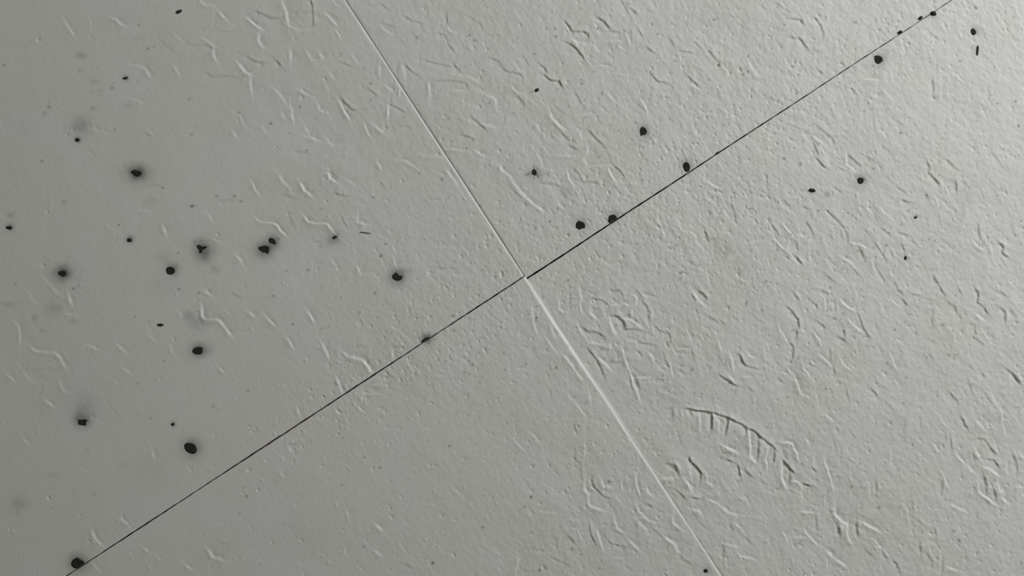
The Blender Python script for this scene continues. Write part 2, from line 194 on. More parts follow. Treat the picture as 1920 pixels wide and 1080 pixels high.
# pinholes and tiny raised grains, crowded along the long joint and on the right
def dab(x, y, r, amp, asp=1.0, ang=0.0):
    R = int(r * 3.2 * max(asp, 1)) + 1
    xi, yi = int(round(x)) + PAD, int(round(y)) + PAD
    if xi - R < 0 or yi - R < 0 or xi + R >= RW or yi + R >= RH:
        return
    X = XX[yi - R:yi + R + 1, xi - R:xi + R + 1] - x
    Y = YY[yi - R:yi + R + 1, xi - R:xi + R + 1] - y
    c, s = math.cos(ang), math.sin(ang)
    a, b = (X * c + Y * s) / asp, -X * s + Y * c
    H[yi - R:yi + R + 1, xi - R:xi + R + 1] += amp * np.exp(-(a * a + b * b) / (2 * r * r))
for i in range(30000):
    x, y = rng.uniform(-60, 1980), rng.uniform(-60, 1140)
    v = (x - 985) * .5477 + (y - 520) * .8367
    u = (x - 985) * .8367 - (y - 520) * .5477
    p = 0.07 + 0.20 * float(sm(700, 1300, x))
    p += 0.75 * math.exp(-(v / 75.0) ** 2) * float(sm(-760, -300, u)) * (1 - .6 * float(sm(560, 800, u)))
    p += 0.55 * math.exp(-((x - 1320) / 150) ** 2 - ((y - 400) / 130) ** 2)
    if x < 560 and v < -60:
        p *= .15
    if rng.random() > p:
        continue
    r = rng.uniform(.75, 1.5)
    pit = rng.random() < (.84 if x > 700 else .45)
    dab(x, y, r, (-1 if pit else .7) * rng.uniform(.3, 1.15) ** 1.3 * (r / 1.1), rng.uniform(1, 1.7), ROLL + rng.normal(0, .4))

# ------------------------------------------------------------------ stains (soot smudges and dirt), with their own shapes
def smudge(x, y, rx, ry, k, ang=0.0, tint=(1, 1, 1), wob=0.35):
    R = int(max(rx, ry) * 3) + 2
    xi, yi = int(round(x)) + PAD, int(round(y)) + PAD
    ys, xs = slice(max(yi - R, 0), yi + R + 1), slice(max(xi - R, 0), xi + R + 1)
    X, Y = XX[ys, xs] - x, YY[ys, xs] - y
    c, s = math.cos(ang), math.sin(ang)
    a, b = (X * c + Y * s) / rx, (-X * s + Y * c) / ry
    g = k * np.exp(-(a * a + b * b) * .9) * np.clip(1 + wob * WOB[ys, xs], 0.2, 2)
    for j in range(3):
        TINT[ys, xs, j] *= 1 - np.clip(g * tint[j], 0, .95)
WOB = noise(5)
for q in [
    (256, 325, 17, 13, .52), (262, 327, 30, 20, .14), (118, 513, 14, 12, .55), (122, 515, 30, 24, .14),
    (324, 503, 12, 11, .22), (384, 476, 15, 14, .50), (380, 466, 26, 24, .16), (374, 455, 9, 8, .25), (496, 468, 18, 15, .40),
    (512, 455, 14, 13, .22), (622, 450, 9, 8, .45), (626, 448, 18, 15, .12), (745, 520, 17, 16, .36), (760, 507, 12, 4, .2),
    (371, 658, 15, 12, .30), (392, 654, 10, 9, .16), (153, 786, 14, 14, .36), (160, 766, 20, 24, .20), (357, 840, 16, 14, .25),
    (147, 1056, 17, 14, .28), (800, 634, 12, 9, .25),
    (151, 104, 9, 6, .34), (153, 236, 13, 12, .32), (150, 237, 24, 20, .10), (151, 132, 6, 4, .18), (372, 604, 20, 13, .24), (352, 592, 9, 8, .18),
    (101, 577, 18, 15, .17), (304, 485, 12, 9, .17), (300, 538, 30, 16, .06), (37, 944, 15, 13, .19), (18, 571, 14, 5, .16),
    (290, 880, 34, 26, .06), (178, 153, 6, 5, .18), (211, 165, 4, 3, .32), (174, 203, 5, 4, .25), (240, 199, 7, 4, .2), (186, 171, 9, 4, .12),
    (92, 201, 4, 3, .36), (84, 213, 4, 4, .36), (122, 497, 4, 3, .2), (121, 379, 5, 4, .2), (284, 376, 12, 6, .10), (403, 506, 8, 8, .16),
    (247, 448, 7, 6, .22), (20, 404, 6, 4, .25), (98, 891, 12, 5, .12), (32, 962, 4, 5, .2), (138, 602, 8, 4, .16), (66, 596, 5, 5, .2),
    (78, 620, 5, 4, .18), (45, 240, 18, 12, .05), (260, 71, 12, 5, .09), (230, 872, 10, 6, .08), (130, 745, 60, 40, .03),
    (1001, 325, 10, 10, .28), (992, 327, 9, 3, .32), (1015, 328, 10, 5, .22), (1062, 360, 12, 9, .17), (1206, 246, 11, 13, .28), (1150, 402, 14, 10, .12),
    (1288, 312, 11, 14, .16), (1614, 340, 13, 13, .28), (1648, 112, 12, 12, .14), (1747, 30, 12, 9, .15), (1552, 365, 6, 5, .42), (1522, 358, 9, 7, .15),
    (1830, 94, 8, 10, .16)]:
    smudge(*q, wob=.15)
smudge(1364, 480, 15, 42, .15, math.radians(-42), (.9, 1, 1))
smudge(1330, 35, 60, 20, .035)
smudge(980, 190, 16, 30, .05, math.radians(-35), (.5, 1, 1.1))
smudge(900, 38, 14, 12, .06, 0, (.3, .9, 1.3))
smudge(1806, 380, 14, 50, .06, math.radians(20))
smudge(1500, 700, 10, 60, .05, math.radians(-8))
smudge(560, 1000, 130, 60, .025, .4)
for i in range(2600):                                  # dust specks
    x, y = rng.uniform(-40, 1960), rng.uniform(-40, 1120)
    p = .12 + .5 * float(sm(600, 1000, x)) * (1 - .5 * float(sm(600, 900, y)))
    if rng.random() > p:
        continue
    k = rng.uniform(.10, .5) if rng.random() < .85 else rng.uniform(.5, .75)
    r = rng.uniform(1.0, 2.2)
    smudge(x, y, r, r * rng.uniform(.7, 1.2), k, 0, (1, 1, 1.05), .2)
SPECKS = [(360, 387, 2.5, .8), (223, 422, 1.8, .75), (305, 352, 2, .7), (138, 541, 2.2, .7), (508, 232, 2.5, .65), (562, 200, 2, .7), (695, 157, 2.3, .65),
    (406, 368, 2, .6), (440, 368, 2.5, .55), (336, 542, 2.2, .6), (254, 594, 1.8, .5), (549, 608, 2, .85), (513, 555, 2.2, .6), (374, 549, 2, .55),
    (537, 508, 1.8, .5), (578, 506, 2.2, .6), (601, 462, 1.6, .6), (723, 458, 2, .75), (701, 370, 2.2, .6), (602, 392, 2, .5), (355, 186, 2.2, .4),
    (259, 154, 1.4, .6), (215, 243, 2.3, .4), (449, 211, 2.3, .5), (360, 252, 2, .6), (284, 784, 1.7, .5), (400, 762, 2.5, .4), (308, 676, 2, .5),
    (259, 719, 2, .4), (782, 71, 3, .45), (881, 66, 2, .6), (1041, 54, 2, .6), (1025, 54, 2, .6), (1042, 69, 2.4, .6), (1090, 150, 2, .55), (1339, 37, 2.5, .65),
    (1394, 140, 2.5, .7), (1403, 134, 2.2, .65), (1403, 105, 2, .6), (1470, 47, 2, .7), (1604, 42, 2.4, .5), (1689, 249, 2.6, .7), (1904, 190, 2.4, .6),
    (1910, 236, 2.4, .65), (1870, 194, 2.2, .6), (1800, 115, 2.3, .6), (1830, 15, 2.4, .75), (1494, 175, 2.6, .6), (1031, 415, 2, .9), (1276, 512, 2.4, .85),
    (1424, 338, 1.5, .6), (1416, 426, 1.5, .6), (1500, 308, 2.6, .6), (1470, 297, 2.5, .65), (1535, 395, 2, .7), (1742, 449, 2, .6), (1752, 452, 2, .6),
    (1156, 610, 2, .6), (1194, 602, 2, .55), (713, 876, 2, .6), (684, 857, 2.6, .45), (643, 908, 2.4, .4), (802, 826, 1.6, .5), (905, 988, 2.6, .55),
    (812, 1055, 2.5, .9), (1141, 903, 2.3, .85), (1024, 1065, 2.2, .5), (1123, 1066, 2.4, .45), (984, 949, 2, .6), (997, 997, 2.2, .5), (1090, 1040, 2.2, .5),
    (1788, 996, 2.6, .5), (1798, 1013, 3.2, .5), (1597, 912, 2.6, .5), (1548, 927, 2, .6), (1779, 666, 2.4, .65), (1738, 671, 2.2, .6), (1564, 597, 2.4, .7),
    (1576, 599, 1.8, .6), (1717, 407, 2.6, .9), (1767, 609, 3, .5), (1269, 460, 2, .5), (1007, 574, 2, .5), (1157, 545, 2, .5), (849, 592, 3, .5), (851, 620, 2.4, .45)]
for x, y, r, k in SPECKS:
    smudge(x, y, r, r * .85, k, 0, (1, 1, 1.03), .1)
smudge(363, 386, 5, 1.2, .6, -.1)
for q in [(366, 456, 1.1, 4.5, .55, -.35), (392, 452, 6, 1.1, .3, .15), (379, 451, 2, 1.2, .4, 0), (523, 447, 1.6, 3.5, .4, -.5), (989, 327, 6, 1.1, .5, -.5), (1002, 333, 1.1, 5, .45, .4),
          (1001, 312, 1.0, 4, .5, 0), (1280, 303, 3, 2, .4, .8), (1283, 291, 1.0, 6, .25, -.3), (1279, 312, 2, 2, .3, 0), (1637, 124, 1.6, 1.6, .55, 0), (1647, 126, 1, 2.5, .4, 0),
          (1658, 131, 1.8, 1.5, .35, 0), (1630, 329, 5, 1.1, .4, .4), (1606, 330, 1.2, 4, .3, .3), (331, 498, 1.4, 5, .35, .2), (1200, 247, 1.4, 3, .4, 0), (998, 172, 3.5, 1.1, .6, -.6)]:
    smudge(*q, wob=.1)

# ------------------------------------------------------------------ black spots: outlines in photo pixels
def P(ox, oy, k, text):
    return [(ox + float(a.split(',')[0]) / k, oy + float(a.split(',')[1]) / k) for a in text.split()]
def OV(x, y, a, b, ang=0.0, n=9):
    r = random.Random(int(x * 7 + y))
    out = []
    for i in range(n):
        t = 2 * math.pi * i / n
        k = 1 + r.uniform(-.16, .16)
        ex, ey = a * k * math.cos(t), b * k * math.sin(t)
        out.append((x + ex * math.cos(ang) - ey * math.sin(ang), y + ex * math.sin(ang) + ey * math.cos(ang)))
    return out
SPOTS = [   # tile, outline
 ('A', P(200, 280, 13.5, "605,560 650,540 720,510 770,530 820,550 880,560 890,600 880,650 820,660 840,690 770,690 700,670 650,620")),
 ('A', P(0, 270, 4, "440,955 470,950 495,955 497,985 475,995 445,985 435,970")),
 ('A', P(0, 270, 4, "1248,930 1265,920 1295,922 1315,945 1312,968 1285,982 1255,975 1247,955")),
 ('A', P(340, 420, 9, "255,370 290,345 330,360 360,385 425,365 438,400 385,425 360,440 355,480 320,495 295,485 310,450 280,420")),
 ('A', P(340, 420, 9, "1300,390 1340,375 1400,362 1475,372 1490,420 1475,470 1470,505 1450,510 1435,480 1380,480 1330,450 1300,425")),
 ('A', P(340, 420, 9, "1470,260 1500,232 1545,240 1585,285 1600,335 1575,350 1530,330 1485,320")),
 ('A', P(480, 270, 4, "568,706 590,688 613,688 604,704 582,716")),
 ('A', P(480, 270, 4, "1020,985 1040,970 1052,958 1060,975 1080,990 1101,985 1098,1010 1070,1028 1040,1022 1022,1008")),
 ('A', P(0, 540, 4, "1442,470 1455,447 1490,440 1522,445 1522,480 1505,500 1465,498 1448,488")),
 ('A', P(0, 540, 4, "583,982 600,990 630,984 662,988 645,1005 645,1035 615,1030 588,1025")),
 ('A', P(0, 810, 4, "1380,95 1400,78 1450,85 1475,115 1478,150 1450,167 1410,155 1385,130")),
 ('A', P(0, 810, 4, "538,980 550,955 580,938 600,953 640,972 625,995 590,1020 560,1020 540,998")),
 ('A', P(480, 540, 4, "1238,408 1252,384 1275,371 1304,366 1314,374 1292,391 1262,406")),
 ('A', OV(242.5, 450.5, 5, 3.8)), ('A', OV(145, 262.5, 5, 3.8)), ('A', OV(235, 146.8, 5, 2.8, -.2)), ('A', OV(324, 795.5, 3.4, 3.2)),
 ('A', OV(17, 427, 7, 3.4, .25)),
 ('B', P(960, 0, 4, "960,970 975,948 1000,960 1015,985 1005,1010 978,1014 966,1024 962,1000")),
 ('B', P(960, 270, 4, "146,205 165,183 182,200 186,225 170,237 150,224")),
 ('B', P(1060, 370, 12, "230,620 250,570 280,545 288,512 320,530 390,545 440,590 452,680 400,700 330,715 305,742 288,710 240,685")),
 ('B', P(1060, 370, 12, "972,545 985,440 1000,405 1090,382 1140,410 1178,468 1100,530 1010,582")),
 ('B', P(960, 270, 4, "1286,150 1300,133 1325,140 1338,175 1331,202 1310,209 1292,192")),
 ('C', P(1440, 0, 4, "796,416 835,415 860,430 866,455 845,472 830,482 803,466")),
 ('C', P(1440, 0, 4, "1521,225 1535,209 1560,225 1566,250 1545,265 1525,252")),
 ('C', P(1440, 270, 4, "671,258 690,249 721,257 721,286 695,303 674,291")),
 ('C', OV(1698, 484, 2.8, 4, .1)), ('C', OV(1716.6, 408, 3, 2.4)),
 ('D', OV(1323, 1070.3, 4.2, 3.8)),
]
for t, pg in SPOTS:                                   # each spot has eaten a shallow dish into the sheet
    c = np.mean(np.array(pg), 0)
    rr = np.mean([math.hypot(x - c[0], y - c[1]) for x, y in pg])
    dab(c[0], c[1], rr * .8, -min(1.6, .22 * rr))
    smudge(c[0], c[1], rr * 1.42 + 1, rr * 1.30 + 1, .40 if t == 'A' else .28, 0, wob=.12)

def samp(arr, px, py):
    fx = np.clip(np.asarray(px, np.float64) + PAD, 0, RW - 2.001)
    fy = np.clip(np.asarray(py, np.float64) + PAD, 0, RH - 2.001)
    x0, y0 = fx.astype(int), fy.astype(int)
    a, b = fx - x0, fy - y0
    if arr.ndim == 3:
        a, b = a[..., None], b[..., None]
    return (arr[y0, x0] * (1 - a) * (1 - b) + arr[y0, x0 + 1] * a * (1 - b) + arr[y0 + 1, x0] * (1 - a) * b + arr[y0 + 1, x0 + 1] * a * b)

fade = sm(-PAD, -60, XX) * (1 - sm(1980, 1920 + PAD - 2, XX)) * sm(-PAD, -60, YY) * (1 - sm(1140, 1080 + PAD - 2, YY))
H *= fade
H = blur(H, .35)
TINT = 1 + (TINT - 1) * fade[..., None]

# ------------------------------------------------------------------ materials
def new_mat(name, color, rough, spec=.5):
    m = bpy.data.materials.new(name)
    m.use_nodes = True
    b = m.node_tree.nodes['Principled BSDF']
    b.inputs['Base Color'].default_value = (*color, 1)
    b.inputs['Roughness'].default_value = rough
    b.inputs['Specular IOR Level'].default_value = spec
    return m, m.node_tree, b
def noise_node(nt, scale, detail=3.0):
    tc = nt.nodes.new('ShaderNodeTexCoord')
    n = nt.nodes.new('ShaderNodeTexNoise')
    n.inputs['Scale'].default_value = scale
    n.inputs['Detail'].default_value = detail
    nt.links.new(tc.outputs['Object'], n.inputs['Vector'])
    return n

sheet, nt, bs = new_mat('white_sheet', (.6, .6, .57), .64, .45)
att = nt.nodes.new('ShaderNodeAttribute'); att.attribute_name = 'stain'
n1 = noise_node(nt, 26, 4)
rmp = nt.nodes.new('ShaderNodeValToRGB')
rmp.color_ramp.elements[0].position = .3; rmp.color_ramp.elements[0].color = (.586, .577, .526, 1)
rmp.color_ramp.elements[1].position = .7; rmp.color_ramp.elements[1].color = (.602, .588, .564, 1)
nt.links.new(n1.outputs['Fac'], rmp.inputs['Fac'])
mul = nt.nodes.new('ShaderNodeMix'); mul.data_type = 'RGBA'; mul.blend_type = 'MULTIPLY'; mul.inputs[0].default_value = 1
nt.links.new(rmp.outputs['Color'], mul.inputs[6]); nt.links.new(att.outputs['Color'], mul.inputs[7])
nt.links.new(mul.outputs[2], bs.inputs['Base Color'])
n2 = noise_node(nt, 1700, 3)
bmp = nt.nodes.new('ShaderNodeBump'); bmp.inputs['Strength'].default_value = .22; bmp.inputs['Distance'].default_value = .0002
nt.links.new(n2.outputs['Fac'], bmp.inputs['Height']); nt.links.new(bmp.outputs['Normal'], bs.inputs['Normal'])
# beyond the modelled stretch the same trodden relief goes on in the material
n3 = noise_node(nt, 210, 5)
inv = nt.nodes.new('ShaderNodeMath'); inv.operation = 'SUBTRACT'; inv.inputs[0].default_value = 1
nt.links.new(att.outputs['Alpha'], inv.inputs[1])
bm2 = nt.nodes.new('ShaderNodeBump'); bm2.inputs['Distance'].default_value = .0006
nt.links.new(inv.outputs[0], bm2.inputs['Strength']); nt.links.new(n3.outputs['Fac'], bm2.inputs['Height'])
nt.links.new(bm2.outputs['Normal'], bmp.inputs['Normal'])

black, nt, bs = new_mat('black_crust', (.026, .025, .021), .95, .10)
n = noise_node(nt, 1500, 3)
r = nt.nodes.new('ShaderNodeValToRGB')
r.color_ramp.elements[0].color = (.017, .017, .014, 1); r.color_ramp.elements[1].color = (.036, .035, .030, 1)
nt.links.new(n.outputs['Fac'], r.inputs['Fac']); nt.links.new(r.outputs['Color'], bs.inputs['Base Color'])
def simple(name, c0, c1, scale, rough=.8):
    m, nt, bs = new_mat(name, c0, rough, .2)
    n = noise_node(nt, scale, 3)
    r = nt.nodes.new('ShaderNodeValToRGB')
    r.color_ramp.elements[0].position = .35; r.color_ramp.elements[0].color = (*c0, 1)
    r.color_ramp.elements[1].position = .65; r.color_ramp.elements[1].color = (*c1, 1)
    nt.links.new(n.outputs['Fac'], r.inputs['Fac']); nt.links.new(r.outputs['Color'], bs.inputs['Base Color'])
    return m
screed = simple('dark_screed', (.012, .011, .010), (.022, .020, .018), 120, .95)
crumb_mat = simple('dark_crumb', (.016, .014, .011), (.040, .035, .028), 900, .9)
brown_mat = simple('brown_crumb', (.020, .012, .008), (.045, .028, .020), 900, .9)
fibre_mat = simple('olive_fibre', (.10, .09, .06), (.16, .145, .10), 700, .8)
rust_mat = simple('brown_fibre', (.045, .022, .017), (.10, .06, .05), 700, .8)
red_mat = simple('dark_red_thread', (.030, .007, .007), (.075, .018, .018), 500, .85)

def link_mesh(name, verts, faces, mat, parent=None, smooth=True):
    me = bpy.data.meshes.new(name)
    me.from_pydata(verts, [], faces)
    me.materials.append(mat)
    if smooth:
        me.polygons.foreach_set('use_smooth', [True] * len(me.polygons))
    me.update()
    o = bpy.data.objects.new(name, me)
    col.objects.link(o)
    if parent is not None:
        o.parent = parent
    return o

# ------------------------------------------------------------------ the floor: dark screed carrying four white sheets
O = np.array([985.0, 520.0])
U = np.array([.8367, -.5477])
V = np.array([.5477, .8367])
SIDE = 2600.0                                          # each sheet is about 58 cm square
THICK = 13.0                                           # and 3 mm thick
cn = [O + a * U * SIDE * 1.02 + b * V * SIDE * 1.02 for a, b in ((-1, -1), (1, -1), (1, 1), (-1, 1))]
zt, zb = -THICK - .2, -THICK - 90
fl = link_mesh('floor', [W(c[0], c[1], zt) for c in cn] + [W(c[0], c[1], zb) for c in cn],
               [(0, 3, 2, 1), (4, 5, 6, 7), (0, 1, 5, 4), (1, 2, 6, 5), (2, 3, 7, 6), (3, 0, 4, 7)], screed, None, False)
fl['kind'] = 'structure'
fl['label'] = 'floor of white sheets butted together, trodden with shoe treads and black spots'

def band(v):                                           # width of the bright bevel where the lower sheet stands proud of the right one
    v = np.maximum(v, 0)
    return 1.4 + 3.9 * np.exp(-((v - 110) / 160.0) ** 2) + 1.9 * np.exp(-((v - 330) / 190.0) ** 2)
def nick(t, ph):                                       # the cut edges are not perfectly straight
    return .16 * np.sin(t / 7.3 + ph) + .12 * np.sin(t / 3.1 + 2 * ph) + .22 * np.sin(t / 41.0 + 3 * ph)
TILES = {
 # sign of u, sign of v, edge offsets: u0(v), v0(u) in pixels
 'A': dict(su=-1, sv=-1, u0=lambda v: -.35 + 2.5 * np.abs(v) / 620, v0=lambda u: -3.6 + nick(u, .3)),
 'B': dict(su=1, sv=-1, u0=lambda v: .40 + 2.45 * np.abs(v) / 620, v0=lambda u: 1.95 + .45 * np.minimum(np.abs(u), 900) / 900 + nick(u, 1.9)),
 'C': dict(su=1, sv=1, u0=lambda v: 1.0 + 0 * v, v0=lambda u: 5.05 - 1.5 * np.minimum(np.abs(u), 900) / 900 + nick(u, 4.1)),
 'D': dict(su=-1, sv=1, u0=lambda v: 1.0 + 0 * v, v0=lambda u: -1.6 + .5 * np.exp(-((u + 470) / 90.0) ** 2) + nick(u, 5.3)),
}
STEP = 1.4
NB = 8
def axis(fine_to):
    n = int(math.ceil(fine_to / (STEP * NB)))
    ed = [i * STEP * NB for i in range(n + 1)]
    d = STEP * NB
    while ed[-1] < SIDE:
        d *= 1.35
        ed.append(min(ed[-1] + d, SIDE))
    ed = np.array(ed)
    pos = np.concatenate([ed[i] + (ed[i + 1] - ed[i]) * np.arange(NB) / NB for i in range(len(ed) - 1)] + [ed[-1:]])
    return n, ed, pos

def tile_pos(T, a, b):
    """a, b >= 0 away from the joint corner -> u, v"""
    u, v = T['su'] * a, T['sv'] * b
    return u + T['u0'](v), v + T['v0'](u), u, v
def tile_height(key, a, b, px, py):
    T = TILES[key]
    h = samp(H, px, py)
    edge = np.minimum(a, b)
    worn = .5 + .5 * np.sin(px / 37.0 + 1.3 * np.sin(py / 61.0))      # the edges are unevenly rounded
    if key in 'CD':
        tight = sm(4, 14, b)                           # these two sheets butt tightly along the short joint
        h = h * sm(-1, 5, edge) - .8 * (np.exp(-b / 1.3) + np.exp(-a / 1.3) * (1 - tight))
    else:
        h = h * sm(-1, 5, edge) - .8 * np.exp(-edge / 1.3)
    if key == 'A':
        near = sm(700, 250, b)
        h = h + .8 - (.10 + .22 * near + .10 * worn) * np.maximum(0, 3.2 - a)
        h = h - .9 * np.maximum(0, 1 - np.hypot(a, b) / 3.0)
    elif key == 'B':
        h = h + .25
    elif key == 'D':
        wv = band(b) * (.86 + .28 * worn)
        drop = .72 * np.maximum(0, wv - a) ** 1.35 / wv ** .35
        h = h + .76 * band(b) - drop
    return h

tile_objs = {}
LABELS = {
 'A': 'left floor sheet, smooth white, speckled with many soft-edged black spots',
 'B': 'upper floor sheet, white, with zigzag tread marks and five black spots',
 'C': 'right floor sheet, palest, heavily trodden with the curved toe of a shoe print',
 'D': 'lower floor sheet, grey-white and nearly spotless, edged by the bright bevel',
}
for key, T in TILES.items():
    nfu, eu, pu = axis(1180)
    nfv, ev, pv = axis(1040)
    AA, BB = np.meshgrid(pu, pv, indexing='ij')
    uu, vv, _, _ = tile_pos(T, AA, BB)
    px = O[0] + uu * U[0] + vv * V[0]
    py = O[1] + uu * U[1] + vv * V[1]
    nu, nv = AA.shape
    used = np.zeros((nu, nv), bool)
    used[::NB, ::NB] = True
    bu, bv = len(eu) - 1, len(ev) - 1
    fine = np.zeros((bu, bv), bool)
    M = 34
    for i in range(nfu):
        for j in range(nfv):
            cx, cy = px[i * NB + NB // 2, j * NB + NB // 2], py[i * NB + NB // 2, j * NB + NB // 2]
            if -M < cx < 1920 + M and -M < cy < 1080 + M:
                fine[i, j] = True
                used[i * NB:(i + 1) * NB + 1, j * NB:(j + 1) * NB + 1] = True
    idx = np.full((nu, nv), -1, np.int64)
    nverts = int(used.sum())
    idx[used] = np.arange(nverts)
    ua, ub, ux, uy = AA[used], BB[used], px[used], py[used]
    hz = tile_height(key, ua, ub, ux, uy)
    co = np.stack([(ux - 960) * S, (540 - uy) * S, hz * S], 1)
    stain = np.ones((nverts, 4), np.float32)
    stain[:, :3] = samp(TINT, ux, uy)
    stain[:, 3] = sm(-70, -15, ux) * (1 - sm(1935, 1990, ux)) * sm(-70, -15, uy) * (1 - sm(1095, 1150, uy))   # 1 where the relief is modelled
    # orientation so that faces look up
    flip = (T['su'] * T['sv']) > 0
    quads = []
    fm = np.repeat(np.repeat(fine, NB, 0), NB, 1)
    I, J = np.nonzero(fm)
    q = np.stack([idx[I, J], idx[I + 1, J], idx[I + 1, J + 1], idx[I, J + 1]], 1)
    if flip:
        q = q[:, ::-1]
    polys = []
    for i in range(bu):
        for j in range(bv):
            if fine[i, j]:
                continue
            i0, i1, j0, j1 = i * NB, (i + 1) * NB, j * NB, (j + 1) * NB
            ring = [(k, j0) for k in range(i0, i1)] + [(i1, k) for k in range(j0, j1)] + [(k, j1) for k in range(i1, i0, -1)] + [(i0, k) for k in range(j1, j0, -1)]
            ring = [idx[a, b] for a, b in ring if idx[a, b] >= 0]
            polys.append(ring[::-1] if flip else ring)
    # the edges of the sheet
    rim = [(k, 0) for k in range(nu - 1)] + [(nu - 1, k) for k in range(nv - 1)] + [(k, nv - 1) for k in range(nu - 1, 0, -1)] + [(0, k) for k in range(nv - 1, 0, -1)]
    rim = [idx[a, b] for a, b in rim if idx[a, b] >= 0]
    m = len(rim)
    low = co[rim].copy()
    low[:, 2] = -THICK * S
    co = np.concatenate([co, low, co[rim]])
    stain = np.concatenate([stain, np.ones((2 * m, 4), np.float32)])
    rim = list(range(nverts + m, nverts + 2 * m))
    for k in range(m):
        a, b = rim[k], rim[(k + 1) % m]
        f = [b, a, nverts + k, nverts + (k + 1) % m]
        polys.append(f[::-1] if flip else f)
    bot = [nverts + k for k in range(m)]
    polys.append(bot if flip else bot[::-1])
    me = bpy.data.meshes.new('floor_sheet')
    sizes = np.concatenate([np.full(len(q), 4), np.array([len(p) for p in polys])]).astype(np.int32)
    loops = np.concatenate([q.ravel()] + [np.array(p) for p in polys]).astype(np.int32)
    me.vertices.add(len(co)); me.vertices.foreach_set('co', co.astype(np.float32).ravel())
    me.loops.add(len(loops)); me.loops.foreach_set('vertex_index', loops)
    me.polygons.add(len(sizes))
    starts = np.concatenate([[0], np.cumsum(sizes)[:-1]]).astype(np.int32)
    me.polygons.foreach_set('loop_start', starts)
    sm_flags = np.ones(len(sizes), bool)
    sm_flags[-(m + 1):] = False
    me.polygons.foreach_set('use_smooth', sm_flags)
    me.update(calc_edges=True)
    at = me.color_attributes.new('stain', 'FLOAT_COLOR', 'POINT')
    at.data.foreach_set('color', stain.ravel())
    me.materials.append(sheet)
    me.validate()
    o = bpy.data.objects.new('floor_sheet', me)
    col.objects.link(o)
    o.parent = fl
    o['label'] = LABELS[key]
    tile_objs[key] = o

def to_tile(key, x, y):
    T = TILES[key]
    rx, ry = x - O[0], y - O[1]
    u, v = rx * U[0] + ry * U[1], rx * V[0] + ry * V[1]
    a = T['su'] * (u - float(T['u0'](np.float64(v))))
    b = T['sv'] * (v - float(T['v0'](np.float64(u))))
    return a, b
def top_z(key, x, y, inset=0.0):
    a, b = to_tile(key, x, y)
    return float(tile_height(key, np.float64(max(a, inset)), np.float64(max(b, inset)), np.float64(x), np.float64(y)))

# ------------------------------------------------------------------ black spots: thin crusts lying in their dishes
for key, pg in SPOTS:
    T = TILES[key]
    pts = [np.array(p) for p in pg]
    q = []
    for i in range(len(pts)):                          # soften corners
        a, b = pts[i], pts[(i + 1) % len(pts)]
        q += [a * .82 + b * .18, a * .18 + b * .82]
    q2 = []
    for i in range(len(q)):                            # frayed outline
        a, b = q[i], q[(i + 1) % len(q)]
        d = b - a
        L = np.hypot(*d)
        q2.append(a)
        if L > 1.6:
            q2.append((a + b) / 2 + np.array([d[1], -d[0]]) / L * random.uniform(-.45, .45))
    q = q2
    fixed = []
    for p in q:                                        # stay on the own sheet
        a, b = to_tile(key, *p)
        if a < .3:
            p = p + T['su'] * (.3 - a) * U
        if b < .3:
            p = p + T['sv'] * (.3 - b) * V
        fixed.append(p)
    area = sum(a[0] * b[1] - b[0] * a[1] for a, b in zip(fixed, fixed[1:] + fixed[:1]))
    if area > 0:
        fixed = fixed[::-1]
    c = np.mean(fixed, 0)
    rr = float(np.mean([np.hypot(*(p - c)) for p in fixed]))
    n = len(fixed)
    verts, faces = [], []
    rim_z = [top_z(key, *p) for p in fixed]
    bridge = 3.5 if min(min(to_tile(key, *p)) for p in fixed) < 3 else 0.0
    for k, (f, lift) in enumerate(((1.0, -.25), (.985, .28), (.72, .42), (.36, .5))):
        for p, z in zip(fixed, rim_z):
            s = c + (p - c) * f
            zz = top_z(key, *s, bridge if k else 0.0) + (.9 if bridge and k else 0)
            verts.append(W(s[0], s[1], zz + lift + (random.uniform(-.06, .06) if k > 1 else 0)))
    verts.append(W(c[0], c[1], top_z(key, *c, bridge) + (1.4 if bridge else .5)))
    for k in range(3):
        for i in range(n):
            j = (i + 1) % n
            faces.append((k * n + i, k * n + j, (k + 1) * n + j, (k + 1) * n + i))
    for i in range(n):
        faces.append((3 * n + i, 3 * n + (i + 1) % n, 4 * n))
    link_mesh('black_spot', verts, faces, black, tile_objs[key])

# ------------------------------------------------------------------ loose bits lying on the floor
def crumb(name, x, y, a, b, h, ang, mat, key, label, category, group=None, dz=0.0, seed=1):
    r = random.Random(seed)
    nr, ns = 4, 11
    verts, faces = [], []
    z0 = top_z(key, x, y) + dz
    wob = [1 + r.uniform(-.2, .2) for _ in range(ns)]
    prof = [(.78, 0), (1.0, .3), (.8, .74), (.4, .96)]
    for k, (f, zf) in enumerate(prof):
        for i in range(ns):
            t = 2 * math.pi * i / ns
            kk = wob[i] * f * (1 + r.uniform(-.07, .07))
            ex, ey = a * kk * math.cos(t), -b * kk * math.sin(t)
            verts.append((ex * S, ey * S, max(0, zf * h * (1 + r.uniform(-.12, .12))) * S))
    verts.append((0, 0, h * S)); verts.append((0, 0, 0))
    for k in range(nr - 1):
        for i in range(ns):
            j = (i + 1) % ns
            faces.append((k * ns + i, (k + 1) * ns + i, (k + 1) * ns + j, k * ns + j))
    for i in range(ns):
        faces.append(((nr - 1) * ns + i, nr * ns, (nr - 1) * ns + (i + 1) % ns))
        faces.append((i, (i + 1) % ns, nr * ns + 1))
    o = link_mesh(name, verts, faces, mat, None, False)
    o.location = W(x, y, z0 - .15)
    o.rotation_euler = (0, 0, -ang)
    o['label'] = label
    o['category'] = category
    if group:
        o['group'] = group
    return o
G = 'dark crumbs lying on the floor sheets'
GS = 'dark crumbs caught along the long joint'
